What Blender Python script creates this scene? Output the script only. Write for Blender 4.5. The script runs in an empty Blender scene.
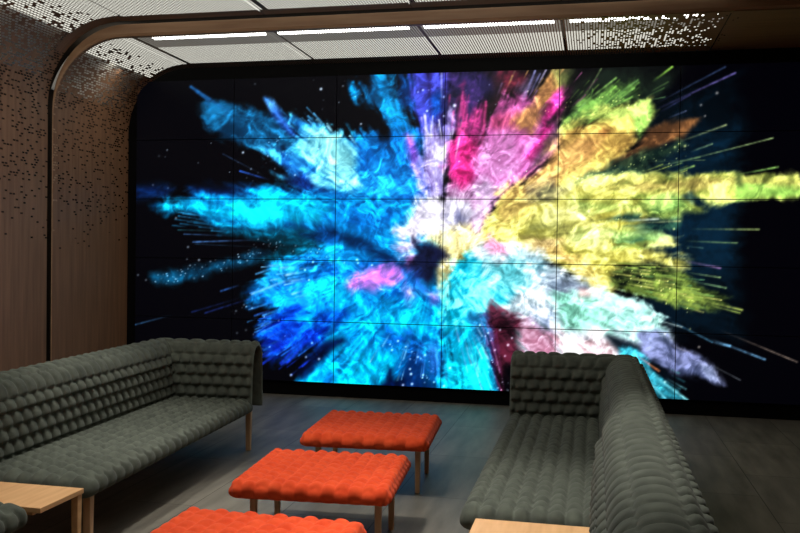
import bpy, math, random
import numpy as np
from mathutils import Vector, Matrix
random.seed(7)
SC = bpy.context.scene
COL = SC.collection
PI = math.pi

# ------------------------------------------------------------------ camera
CAM = (5.21550, -9.35743, 1.63432)
YAW, PITCH, ROLL, FPX = -0.21624, -0.01731, 0.0137, 880.0
def cam_axes():
    cy, sy = math.cos(YAW), math.sin(YAW); cp, sp = math.cos(PITCH), math.sin(PITCH)
    f = Vector((sy*cp, cy*cp, sp)); r = Vector((cy, -sy, 0)); u = r.cross(f)
    cr, sr = math.cos(ROLL), math.sin(ROLL)
    return r*cr + u*sr, u*cr - r*sr, f
R_, U_, F_ = cam_axes()
cd = bpy.data.cameras.new('camera'); co = bpy.data.objects.new('camera', cd); COL.objects.link(co)
cd.sensor_width = 36.0; cd.lens = FPX/800*36.0; cd.clip_start = .05
m = Matrix((R_, U_, -F_)).transposed().to_4x4(); m.translation = Vector(CAM); co.matrix_world = m
SC.camera = co

# ------------------------------------------------------------------ helpers
def finish(name, verts, faces, mat, parent=None, smooth=False):
    me = bpy.data.meshes.new(name); me.from_pydata([tuple(v) for v in verts], [], faces); me.update()
    if smooth: me.polygons.foreach_set('use_smooth', [True]*len(me.polygons))
    if mat: me.materials.append(mat)
    o = bpy.data.objects.new(name, me); COL.objects.link(o)
    if parent is not None: o.parent = parent
    return o
def box_vf(a, b, taper=0.0):
    x0, y0, z0 = a; x1, y1, z1 = b; t = taper
    v = [(x0+t, y0+t, z0), (x1-t, y0+t, z0), (x1-t, y1-t, z0), (x0+t, y1-t, z0), (x0, y0, z1), (x1, y0, z1), (x1, y1, z1), (x0, y1, z1)]
    f = [(3, 2, 1, 0), (4, 5, 6, 7), (0, 1, 5, 4), (1, 2, 6, 5), (2, 3, 7, 6), (3, 0, 4, 7)]
    return v, f
def box(name, a, b, mat, parent=None, bevel=0.0, taper=0.0):
    v, f = box_vf(a, b, taper); o = finish(name, v, f, mat, parent)
    if bevel:
        mod = o.modifiers.new('bevel', 'BEVEL'); mod.width = bevel; mod.segments = 2; mod.limit_method = 'ANGLE'
    return o
def empty(name, loc):
    o = bpy.data.objects.new(name, None); COL.objects.link(o); o.location = loc; o.empty_display_size = .1
    return o
def tag(o, label, cat, group=None):
    o['label'] = label; o['category'] = cat
    if group: o['group'] = group
    return o
def struct(o): o['kind'] = 'structure'; return o
def copy_tree(o, parent=None):
    c = o.copy(); COL.objects.link(c)
    if parent is not None: c.parent = parent
    for ch in list(o.children): copy_tree(ch, c)
    return c

# ------------------------------------------------------------------ materials
def srgb(r, g, b):
    return tuple((c/255/12.92 if c/255 <= .04045 else ((c/255+.055)/1.055)**2.4) for c in (r, g, b)) + (1.0,)
def new_mat(name):
    mt = bpy.data.materials.new(name); mt.use_nodes = True; nt = mt.node_tree
    return mt, nt, nt.nodes['Principled BSDF'], nt.nodes['Material Output']
def N(nt, t, **kw):
    n = nt.nodes.new(t)
    for k, v in kw.items(): setattr(n, k, v)
    return n
def mathn(nt, op, a, b=None, c=None):
    n = N(nt, 'ShaderNodeMath', operation=op)
    for i, v in enumerate((a, b, c)):
        if v is None: continue
        if isinstance(v, (int, float)): n.inputs[i].default_value = v
        else: nt.links.new(v, n.inputs[i])
    return n.outputs[0]
def noise_col(nt, vec, scale, c0, c1, lo=.35, hi=.65, detail=4):
    nz = N(nt, 'ShaderNodeTexNoise'); nz.inputs['Scale'].default_value = scale; nz.inputs['Detail'].default_value = detail
    if vec: nt.links.new(vec, nz.inputs['Vector'])
    cr = N(nt, 'ShaderNodeValToRGB'); cr.color_ramp.elements[0].color = c0; cr.color_ramp.elements[1].color = c1
    cr.color_ramp.elements[0].position = lo; cr.color_ramp.elements[1].position = hi
    nt.links.new(nz.outputs[0], cr.inputs[0]); return cr.outputs[0], nz.outputs[0]
def mapping(nt, src, scale):
    mp = N(nt, 'ShaderNodeMapping'); mp.inputs['Scale'].default_value = scale
    nt.links.new(src, mp.inputs['Vector']); return mp.outputs[0]
def wood(name, c0, c1, scale, rough=.5):
    mt, nt, b, o = new_mat(name); tc = N(nt, 'ShaderNodeTexCoord')
    c, f = noise_col(nt, mapping(nt, tc.outputs['Object'], scale), 1.0, c0, c1, .3, .7, 6)
    nt.links.new(c, b.inputs['Base Color']); b.inputs['Roughness'].default_value = rough
    return mt
def fabric(name, c0, c1, sheen=.4):
    mt, nt, b, o = new_mat(name); tc = N(nt, 'ShaderNodeTexCoord')
    c, f = noise_col(nt, tc.outputs['Object'], 14.0, c0, c1, .3, .7, 5)
    nt.links.new(c, b.inputs['Base Color']); b.inputs['Roughness'].default_value = .9
    b.inputs['Sheen Weight'].default_value = sheen; b.inputs['Sheen Roughness'].default_value = .5
    b.inputs['Specular IOR Level'].default_value = .15
    nz = N(nt, 'ShaderNodeTexNoise'); nz.inputs['Scale'].default_value = 500
    nt.links.new(tc.outputs['Object'], nz.inputs['Vector'])
    bp = N(nt, 'ShaderNodeBump'); bp.inputs['Strength'].default_value = .15; bp.inputs['Distance'].default_value = .003
    nt.links.new(nz.outputs[0], bp.inputs['Height']); nt.links.new(bp.outputs[0], b.inputs['Normal'])
    return mt
def plain(name, c, rough=.6, spec=.5):
    mt, nt, b, o = new_mat(name); tc = N(nt, 'ShaderNodeTexCoord')
    cc, f = noise_col(nt, tc.outputs['Object'], 6.0, tuple(x*.9 for x in c[:3])+(1,), c)
    nt.links.new(cc, b.inputs['Base Color']); b.inputs['Roughness'].default_value = rough
    b.inputs['Specular IOR Level'].default_value = spec
    return mt
def glow(name, c, s):
    mt, nt, b, o = new_mat(name); nt.nodes.remove(b)
    e = N(nt, 'ShaderNodeEmission'); e.inputs[0].default_value = c; e.inputs[1].default_value = s
    nt.links.new(e.outputs[0], o.inputs[0]); return mt

GREY = fabric('charcoal quilted fabric', srgb(66, 70, 63), srgb(88, 93, 83), .06)
ORANGE = fabric('orange quilted fabric', srgb(206, 66, 30), srgb(224, 84, 44), .04)
BEECH = wood('natural beech', srgb(184, 142, 104), srgb(204, 164, 124), (30, 30, 4), .5)
TABLEWOOD = wood('table veneer', srgb(198, 150, 102), srgb(216, 170, 120), (30, 3, 30), .45)
BLACK = plain('black glass surround', (.003, .003, .003, 1), .5, .05)
DARKSTEEL = plain('dark cavity lining', (.045, .034, .026, 1), .8, .1)
WHITELINE = plain('white cavity lining', (.8, .8, .76, 1), .8, .1)
BANDWOOD = wood('band veneer', srgb(146, 112, 84), srgb(168, 134, 103), (2, 2, 22), .5)

def perforated():
    """Oak veneer pierced by a brick pattern of slots; 'density' is the share of slots that were cut."""
    mt, nt, b, out = new_mat('perforated oak veneer')
    uv = N(nt, 'ShaderNodeUVMap', uv_map='arc'); sp = N(nt, 'ShaderNodeSeparateXYZ'); nt.links.new(uv.outputs[0], sp.inputs[0])
    s = mathn(nt, 'DIVIDE', sp.outputs[0], .0255); ix = mathn(nt, 'FLOOR', s)
    par = mathn(nt, 'MODULO', mathn(nt, 'ABSOLUTE', ix), 2.0)
    t = mathn(nt, 'ADD', mathn(nt, 'DIVIDE', sp.outputs[1], .046), mathn(nt, 'MULTIPLY', par, .5)); iy = mathn(nt, 'FLOOR', t)
    fx = mathn(nt, 'SUBTRACT', s, ix); fy = mathn(nt, 'SUBTRACT', t, iy)
    inx = mathn(nt, 'LESS_THAN', mathn(nt, 'ABSOLUTE', mathn(nt, 'SUBTRACT', fx, .5)), .31)
    iny = mathn(nt, 'LESS_THAN', mathn(nt, 'ABSOLUTE', mathn(nt, 'SUBTRACT', fy, .5)), .40)
    cb = N(nt, 'ShaderNodeCombineXYZ'); nt.links.new(ix, cb.inputs[0]); nt.links.new(iy, cb.inputs[1])
    wn = N(nt, 'ShaderNodeTexWhiteNoise', noise_dimensions='2D'); nt.links.new(cb.outputs[0], wn.inputs['Vector'])
    at = N(nt, 'ShaderNodeAttribute', attribute_name='slot_share')
    on = mathn(nt, 'LESS_THAN', wn.outputs['Value'], at.outputs['Fac'])
    hole = mathn(nt, 'MULTIPLY', mathn(nt, 'MULTIPLY', inx, iny), on)
    cb2 = N(nt, 'ShaderNodeCombineXYZ'); nt.links.new(sp.outputs[0], cb2.inputs[0]); nt.links.new(sp.outputs[1], cb2.inputs[1])
    c, f = noise_col(nt, mapping(nt, cb2.outputs[0], (1.2, 22, 1)), 1.0, srgb(112, 80, 58), srgb(138, 100, 73), .3, .7, 5)
    nt.links.new(c, b.inputs['Base Color']); b.inputs['Roughness'].default_value = .5; b.inputs['Specular IOR Level'].default_value = .3
    tr = N(nt, 'ShaderNodeBsdfTransparent'); mx = N(nt, 'ShaderNodeMixShader')
    nt.links.new(hole, mx.inputs[0]); nt.links.new(b.outputs[0], mx.inputs[1]); nt.links.new(tr.outputs[0], mx.inputs[2])
    nt.links.new(mx.outputs[0], out.inputs[0])
    return mt
PERF = perforated()

def floor_mat():
    mt, nt, b, o = new_mat('dark stone tiles'); tc = N(nt, 'ShaderNodeTexCoord')
    br = N(nt, 'ShaderNodeTexBrick'); br.offset = .5
    br.inputs['Scale'].default_value = 1.0; br.inputs['Brick Width'].default_value = 1.2; br.inputs['Row Height'].default_value = .6
    br.inputs['Mortar Size'].default_value = .004; br.inputs['Mortar Smooth'].default_value = .3
    br.inputs['Color1'].default_value = (.9, .9, .9, 1); br.inputs['Color2'].default_value = (1.08, 1.08, 1.08, 1); br.inputs['Mortar'].default_value = (.4, .4, .4, 1)
    rot = N(nt, 'ShaderNodeMapping'); rot.inputs['Rotation'].default_value = (0, 0, PI/2); rot.inputs['Location'].default_value = (.0, .25, 0)
    nt.links.new(tc.outputs['Object'], rot.inputs[0]); nt.links.new(rot.outputs[0], br.inputs['Vector'])
    c, f = noise_col(nt, mapping(nt, tc.outputs['Object'], (6, 1.0, 1)), 1.5, srgb(92, 88, 80), srgb(122, 117, 106), .3, .7, 8)
    mx = N(nt, 'ShaderNodeMix', data_type='RGBA', blend_type='MULTIPLY'); mx.inputs[0].default_value = 1
    nt.links.new(c, mx.inputs[6]); nt.links.new(br.outputs[0], mx.inputs[7]); nt.links.new(mx.outputs[2], b.inputs['Base Color'])
    b.inputs['Roughness'].default_value = .5; b.inputs['Specular IOR Level'].default_value = .12
    return mt
FLOOR = floor_mat()

# ------------------------------------------------------------------ the setting
XL, XR = -.13, 8.10          # inner walls of the alcove arch
ZC, RAD = 3.71, .74
SIDE = .25                   # its side steps are narrower than the ceiling step
STEP = .15                   # the front arch is wider and taller by this much
YA0, YA1 = -1.42, .05        # alcove arch, front and back edge
YF0 = -13.0                  # rear of the room
def arch(off, side=None):
    """(x, z, arc length) along the arch from the left floor to the right floor; off widens it."""
    SD = SIDE if side is None else side
    xl, xr, zc, r = XL-off*SD, XR+off*SD, ZC+off, RAD+off*.4
    pts = [(xl, z) for z in np.linspace(0, zc-r, 40)]
    for a in np.linspace(0, PI/2, 28)[1:]: pts.append((xl+r-r*math.cos(a), zc-r+r*math.sin(a)))
    i1 = len(pts)-1
    top = np.linspace(xl+r, xr-r, 120)
    for x in top[1:]: pts.append((x, zc))
    i2 = len(pts)-1
    for a in np.linspace(0, PI/2, 28)[1:]: pts.append((xr-r+r*math.sin(a), zc-r+r*math.cos(a)))
    for z in np.linspace(zc-r, 0, 40)[1:]: pts.append((xr, z))
    s = [0]
    for p, q in zip(pts, pts[1:]): s.append(s[-1]+math.hypot(q[0]-p[0], q[1]-p[1]))
    return pts, s, i1, i2
def density(x, z, zc, zlo):
    if x > 4.0:                                   # the slots die out towards the right
        return max(0.0, min(1.0, 1-(x-4.95)/1.5)**1.0) if z > zc-.3 else 0.0
    k = (zc-z)
    if k < .02: return 1.0
    if k < .72: return .92-.60*(k/.72)
    return max(0.0, .33*(z-1.5)/(zc-.72-1.5))
def shell(name, pts, s, y0, y1, zc, mat=PERF):
    solid_edge = y0 < -5
    ys = [y0, (y0+y1)/2, y1-.17, y1-.165, y1] if solid_edge else [y0, (y0+y1)/2, y1]; V = []; UV = []; D = []
    for (x, z), q in zip(pts, s):
        for y in ys: V.append((x, y, z)); UV.append((q, y)); D.append(0.0 if solid_edge and z > zc-.3 and y > y1-.167 else density(x, z, zc, 1.5))
    F = []; n = len(ys)
    for i in range(len(pts)-1):
        for j in range(n-1): F.append((i*n+j, (i+1)*n+j, (i+1)*n+j+1, i*n+j+1))
    o = finish(name, V, F, mat, None, True)
    uvl = o.data.uv_layers.new(name='arc'); li = [l.vertex_index for l in o.data.loops]
    uvl.data.foreach_set('uv', [c for i in li for c in UV[i]])
    a = o.data.attributes.new('slot_share', 'FLOAT', 'POINT'); a.data.foreach_set('value', D)
    return struct(o)
def cut(pts, s, xa, xb):
    """the flat ceiling strip between two x, resampled"""
    x = np.linspace(xa, xb, 24); z = max(p[1] for p in pts)
    i = next(k for k, p in enumerate(pts) if abs(p[1]-z) < 1e-6)
    return [(float(a), z) for a in x], [s[i]+float(a)-pts[i][0] for a in x]
SEAMS = [.61, 2.13, 3.56, 4.90, 6.33]
def build_arch(off, y0, y1, suffix):
    pts, s, i1, i2 = arch(off); zc = ZC+off; r = RAD+off*.4
    k0 = next(k for k, p in enumerate(pts) if p[1] >= zc-r-1e-6)
    shell('wall_left'+suffix, pts[:k0+1], s[:k0+1], y0, y1, zc)
    shell('ceiling_cove_left'+suffix, pts[k0:i1+1], s[k0:i1+1], y0, y1, zc)
    sm = [XL-off*SIDE+r]+SEAMS[1:]; g = .006
    for k in range(len(sm)-1):
        p, q = cut(pts, s, sm[k]+(.0025 if k == 2 else g), sm[k+1]-(.0025 if k == 1 else g)); shell('ceiling'+suffix+('_%d' % (k+1)), p, q, y0, y1, zc)
    p, q = cut(pts, s, sm[-1]+g, XR+off*SIDE-r); shell('ceiling'+suffix+'_5', p, q, y0, y1, zc)
    k1 = len(pts)-40
    shell('ceiling_cove_right'+suffix, pts[i2:k1+1], s[i2:k1+1], y0, y1, zc)
    shell('wall_right'+suffix, pts[k1:], s[k1:], y0, y1, zc)
    # dark lining behind the veneer
    lp = [(x, z) for x, z in arch(off+.17, 1.0)[0]]
    V = []; F = []
    for x, z in lp: V += [(x, y0+.004, z), (x, y1-.004, z)]
    for i in range(len(lp)-1): F.append((2*i, 2*i+2, 2*i+3, 2*i+1))
    struct(finish('trim_lining'+suffix, V, F, DARKSTEEL, None, True))
build_arch(0.0, YA0, YA1, '_alcove')
build_arch(STEP, YF0, YA0-.035, '')
# the veneered band that steps down from the room to the alcove, with a softly rounded inner edge
po = arch(STEP-.022, .08)[0]; pm = arch(.035)[0]; pe = arch(.010)[0]; pi_ = arch(0.0)[0]
V = []; F = []; prof = [(po, YA0+.10), (po, YA0+.006), (pm, YA0), (pe, YA0+.012), (pi_, YA0+.045)]
def resamp(p, n=260):
    d = [0]
    for a, b in zip(p, p[1:]): d.append(d[-1]+math.hypot(b[0]-a[0], b[1]-a[1]))
    t = np.linspace(0, d[-1], n); return np.interp(t, d, [q[0] for q in p]), np.interp(t, d, [q[1] for q in p])
nn = len(po)
for pp, y in prof:
    for x, z in pp: V.append((x, y-.004, z))
for k in range(len(prof)-1):
    for i in range(nn-1): F.append((k*nn+i, k*nn+i+1, (k+1)*nn+i+1, (k+1)*nn+i))
struct(finish('trim_1', V, F, BANDWOOD, None, False))

struct(box('floor', (-2.2, YF0-.2, -.1), (10.4, .3, 0), FLOOR))
struct(box('wall_back', (-.6, .055, 0), (8.8, .25, 4.2), BLACK))
struct(box('wall_rear', (-1, YF0-.2, 0), (9.2, YF0, 4.3), BANDWOOD))

# ------------------------------------------------------------------ backlights above the pierced ceiling
DIFF = glow('backlight diffuser', (1.0, .98, .86, 1), .88)
DIFFDIM = glow('dim backlight diffuser', (1.0, .93, .80, 1), .24)
TUBE = glow('linear lamp', (1, .99, .95, 1), 7.0)
HOUSE = plain('lamp housing', (.25, .25, .25, 1), .5)
names = ['leftmost', 'second from left', 'third from left', 'rightmost']
for k in range(4):
    xa, xb = SEAMS[k]+.02, SEAMS[k+1]-.02
    if k == 0: xa = .66
    t = empty('ceiling_light', ((xa+xb)/2, -.6, ZC+.05))
    tag(t, names[k]+' lamp bay of the lower slotted ceiling just above the screen', 'ceiling light', 'backlit bays above the screen')
    def P(n, a, b, mt):
        cx, cy, cz = t.location
        return box(n, (a[0]-cx, a[1]-cy, a[2]-cz), (b[0]-cx, b[1]-cy, b[2]-cz), mt, t)
    P('dim_diffuser', (xa, -1.20, ZC+.050), (xb, -.76, ZC+.060), DIFFDIM)
    P('diffuser', (xa, -.74, ZC+.050), (xb, .03, ZC+.060), DIFF)
    P('lamp_tube', (xa+(.22 if k == 0 else .05), -1.285, ZC+.012), (xb-.05, -1.225, ZC+.030), TUBE)
    P('lamp_housing', (xa, -1.36, ZC+.046), (xb, -1.21, ZC+.060), HOUSE)
for k in range(4):
    xa, xb = SEAMS[k]+.03, SEAMS[k+1]-.03
    t = empty('ceiling_light', ((xa+xb)/2, -3, ZC+STEP+.05))
    tag(t, names[k]+' backlit bay of the higher slotted ceiling, photo top', 'ceiling light', 'backlit bays of the higher ceiling')
    box('diffuser', (-(xb-xa)/2, -4.5, 0), ((xb-xa)/2, 1.6, .01), DIFF, t)
def cove_light(off, y0, y1, label, watt):
    """a glowing strip at the top of the cove and a white reflector, lit by an added area lamp, that makes the glow fade down the slots"""
    o_ = off*SIDE+.06; xl, zc, r = XL-o_, ZC+off+.06, RAD+off*.4+.06
    root = empty('cove_light', (xl+r, (y0+y1)/2, zc)); tag(root, label, 'ceiling light')
    def strip(name, a0, a1, dr, n, mt):
        V = []; F = []; rr = r+dr
        for i in range(n):
            a = PI/2-(a0+(a1-a0)*i/(n-1))*PI
            x, z = -rr*math.cos(a), -r+rr*math.sin(a); V += [(x, y0-(y0+y1)/2, z), (x, y1-(y0+y1)/2, z)]
        for i in range(n-1): F.append((2*i, 2*i+2, 2*i+3, 2*i+1))
        o = finish(name, V, F, mt, root, True); md = o.modifiers.new('thick', 'SOLIDIFY'); md.thickness = .006; md.offset = 1
    strip('diffuser', 0.0, .20, -.01, 8, DIFF)
    strip('reflector', .20, .40, .05, 16, WHITELINE)
    l = bpy.data.lights.new('cove_fill', 'AREA'); l.shape = 'RECTANGLE'; l.size = .05; l.size_y = (y1-y0)*.96; l.energy = watt; l.color = (1, .97, .85)  # unseen lamp added in the cavity to light the reflector with a fall-off
    o = bpy.data.objects.new('cove_fill', l); COL.objects.link(o)
    a = PI/2-.20*PI; o.location = (xl+r-(r+.02)*math.cos(a), (y0+y1)/2, zc-r+(r+.02)*math.sin(a))
    o.rotation_euler = Vector((-math.sin(a), 0, -math.cos(a))).to_track_quat('-Z', 'Y').to_euler()
cove_light(0, -1.36, .03, 'curved backlight behind the slots at the left corner above the screen', 2.2)
cove_light(STEP, -5.2, -1.5, 'curved backlight behind the slots at the top left corner of the photo', 6.0)

# ------------------------------------------------------------------ the picture on the video wall
PWID, PHGT, NX, NY = 1.2096, .6804, 6, 5
ZB = .16; ZT = ZB+NY*PHGT
rng = np.random.RandomState(11)
LAT = rng.rand(512, 512)
def vnoise(x, y, px=512, py=512):
    xi = np.floor(x).astype(int); yi = np.floor(y).astype(int); fx = x-xi; fy = y-yi
    fx = fx*fx*(3-2*fx); fy = fy*fy*(3-2*fy)
    a = LAT[xi % px, yi % py]; b = LAT[(xi+1) % px, yi % py]; c = LAT[xi % px, (yi+1) % py]; d = LAT[(xi+1) % px, (yi+1) % py]
    return (a*(1-fx)+b*fx)*(1-fy)+(c*(1-fx)+d*fx)*fy
def fbm(x, y, o=4, px=512):
    s = 0; a = .5; tot = 0; k = 1
    for i in range(o):
        s = s+a*vnoise(x*k+17*i*0, y*k+31*i, min(px*k, 512)); tot += a; a *= .55; k *= 2
    return s/tot*2-1
def sdf(X, Y, pts):
    d = np.full(X.shape, 1e9); ins = np.zeros(X.shape, bool); n = len(pts)
    for i in range(n):
        (x0, y0), (x1, y1) = pts[i], pts[(i+1) % n]; ex, ey = x1-x0, y1-y0; wx, wy = X-x0, Y-y0
        t = np.clip((wx*ex+wy*ey)/(ex*ex+ey*ey+1e-9), 0, 1); d = np.minimum(d, (wx-ex*t)**2+(wy-ey*t)**2)
        c = ((y0 <= Y) != (y1 <= Y)) & (X < x0+(Y-y0)/((y1-y0) if abs(y1-y0) > 1e-9 else 1e-9)*ex)
        ins ^= c
    d = np.sqrt(d); return np.where(ins, d, -d)
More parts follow.
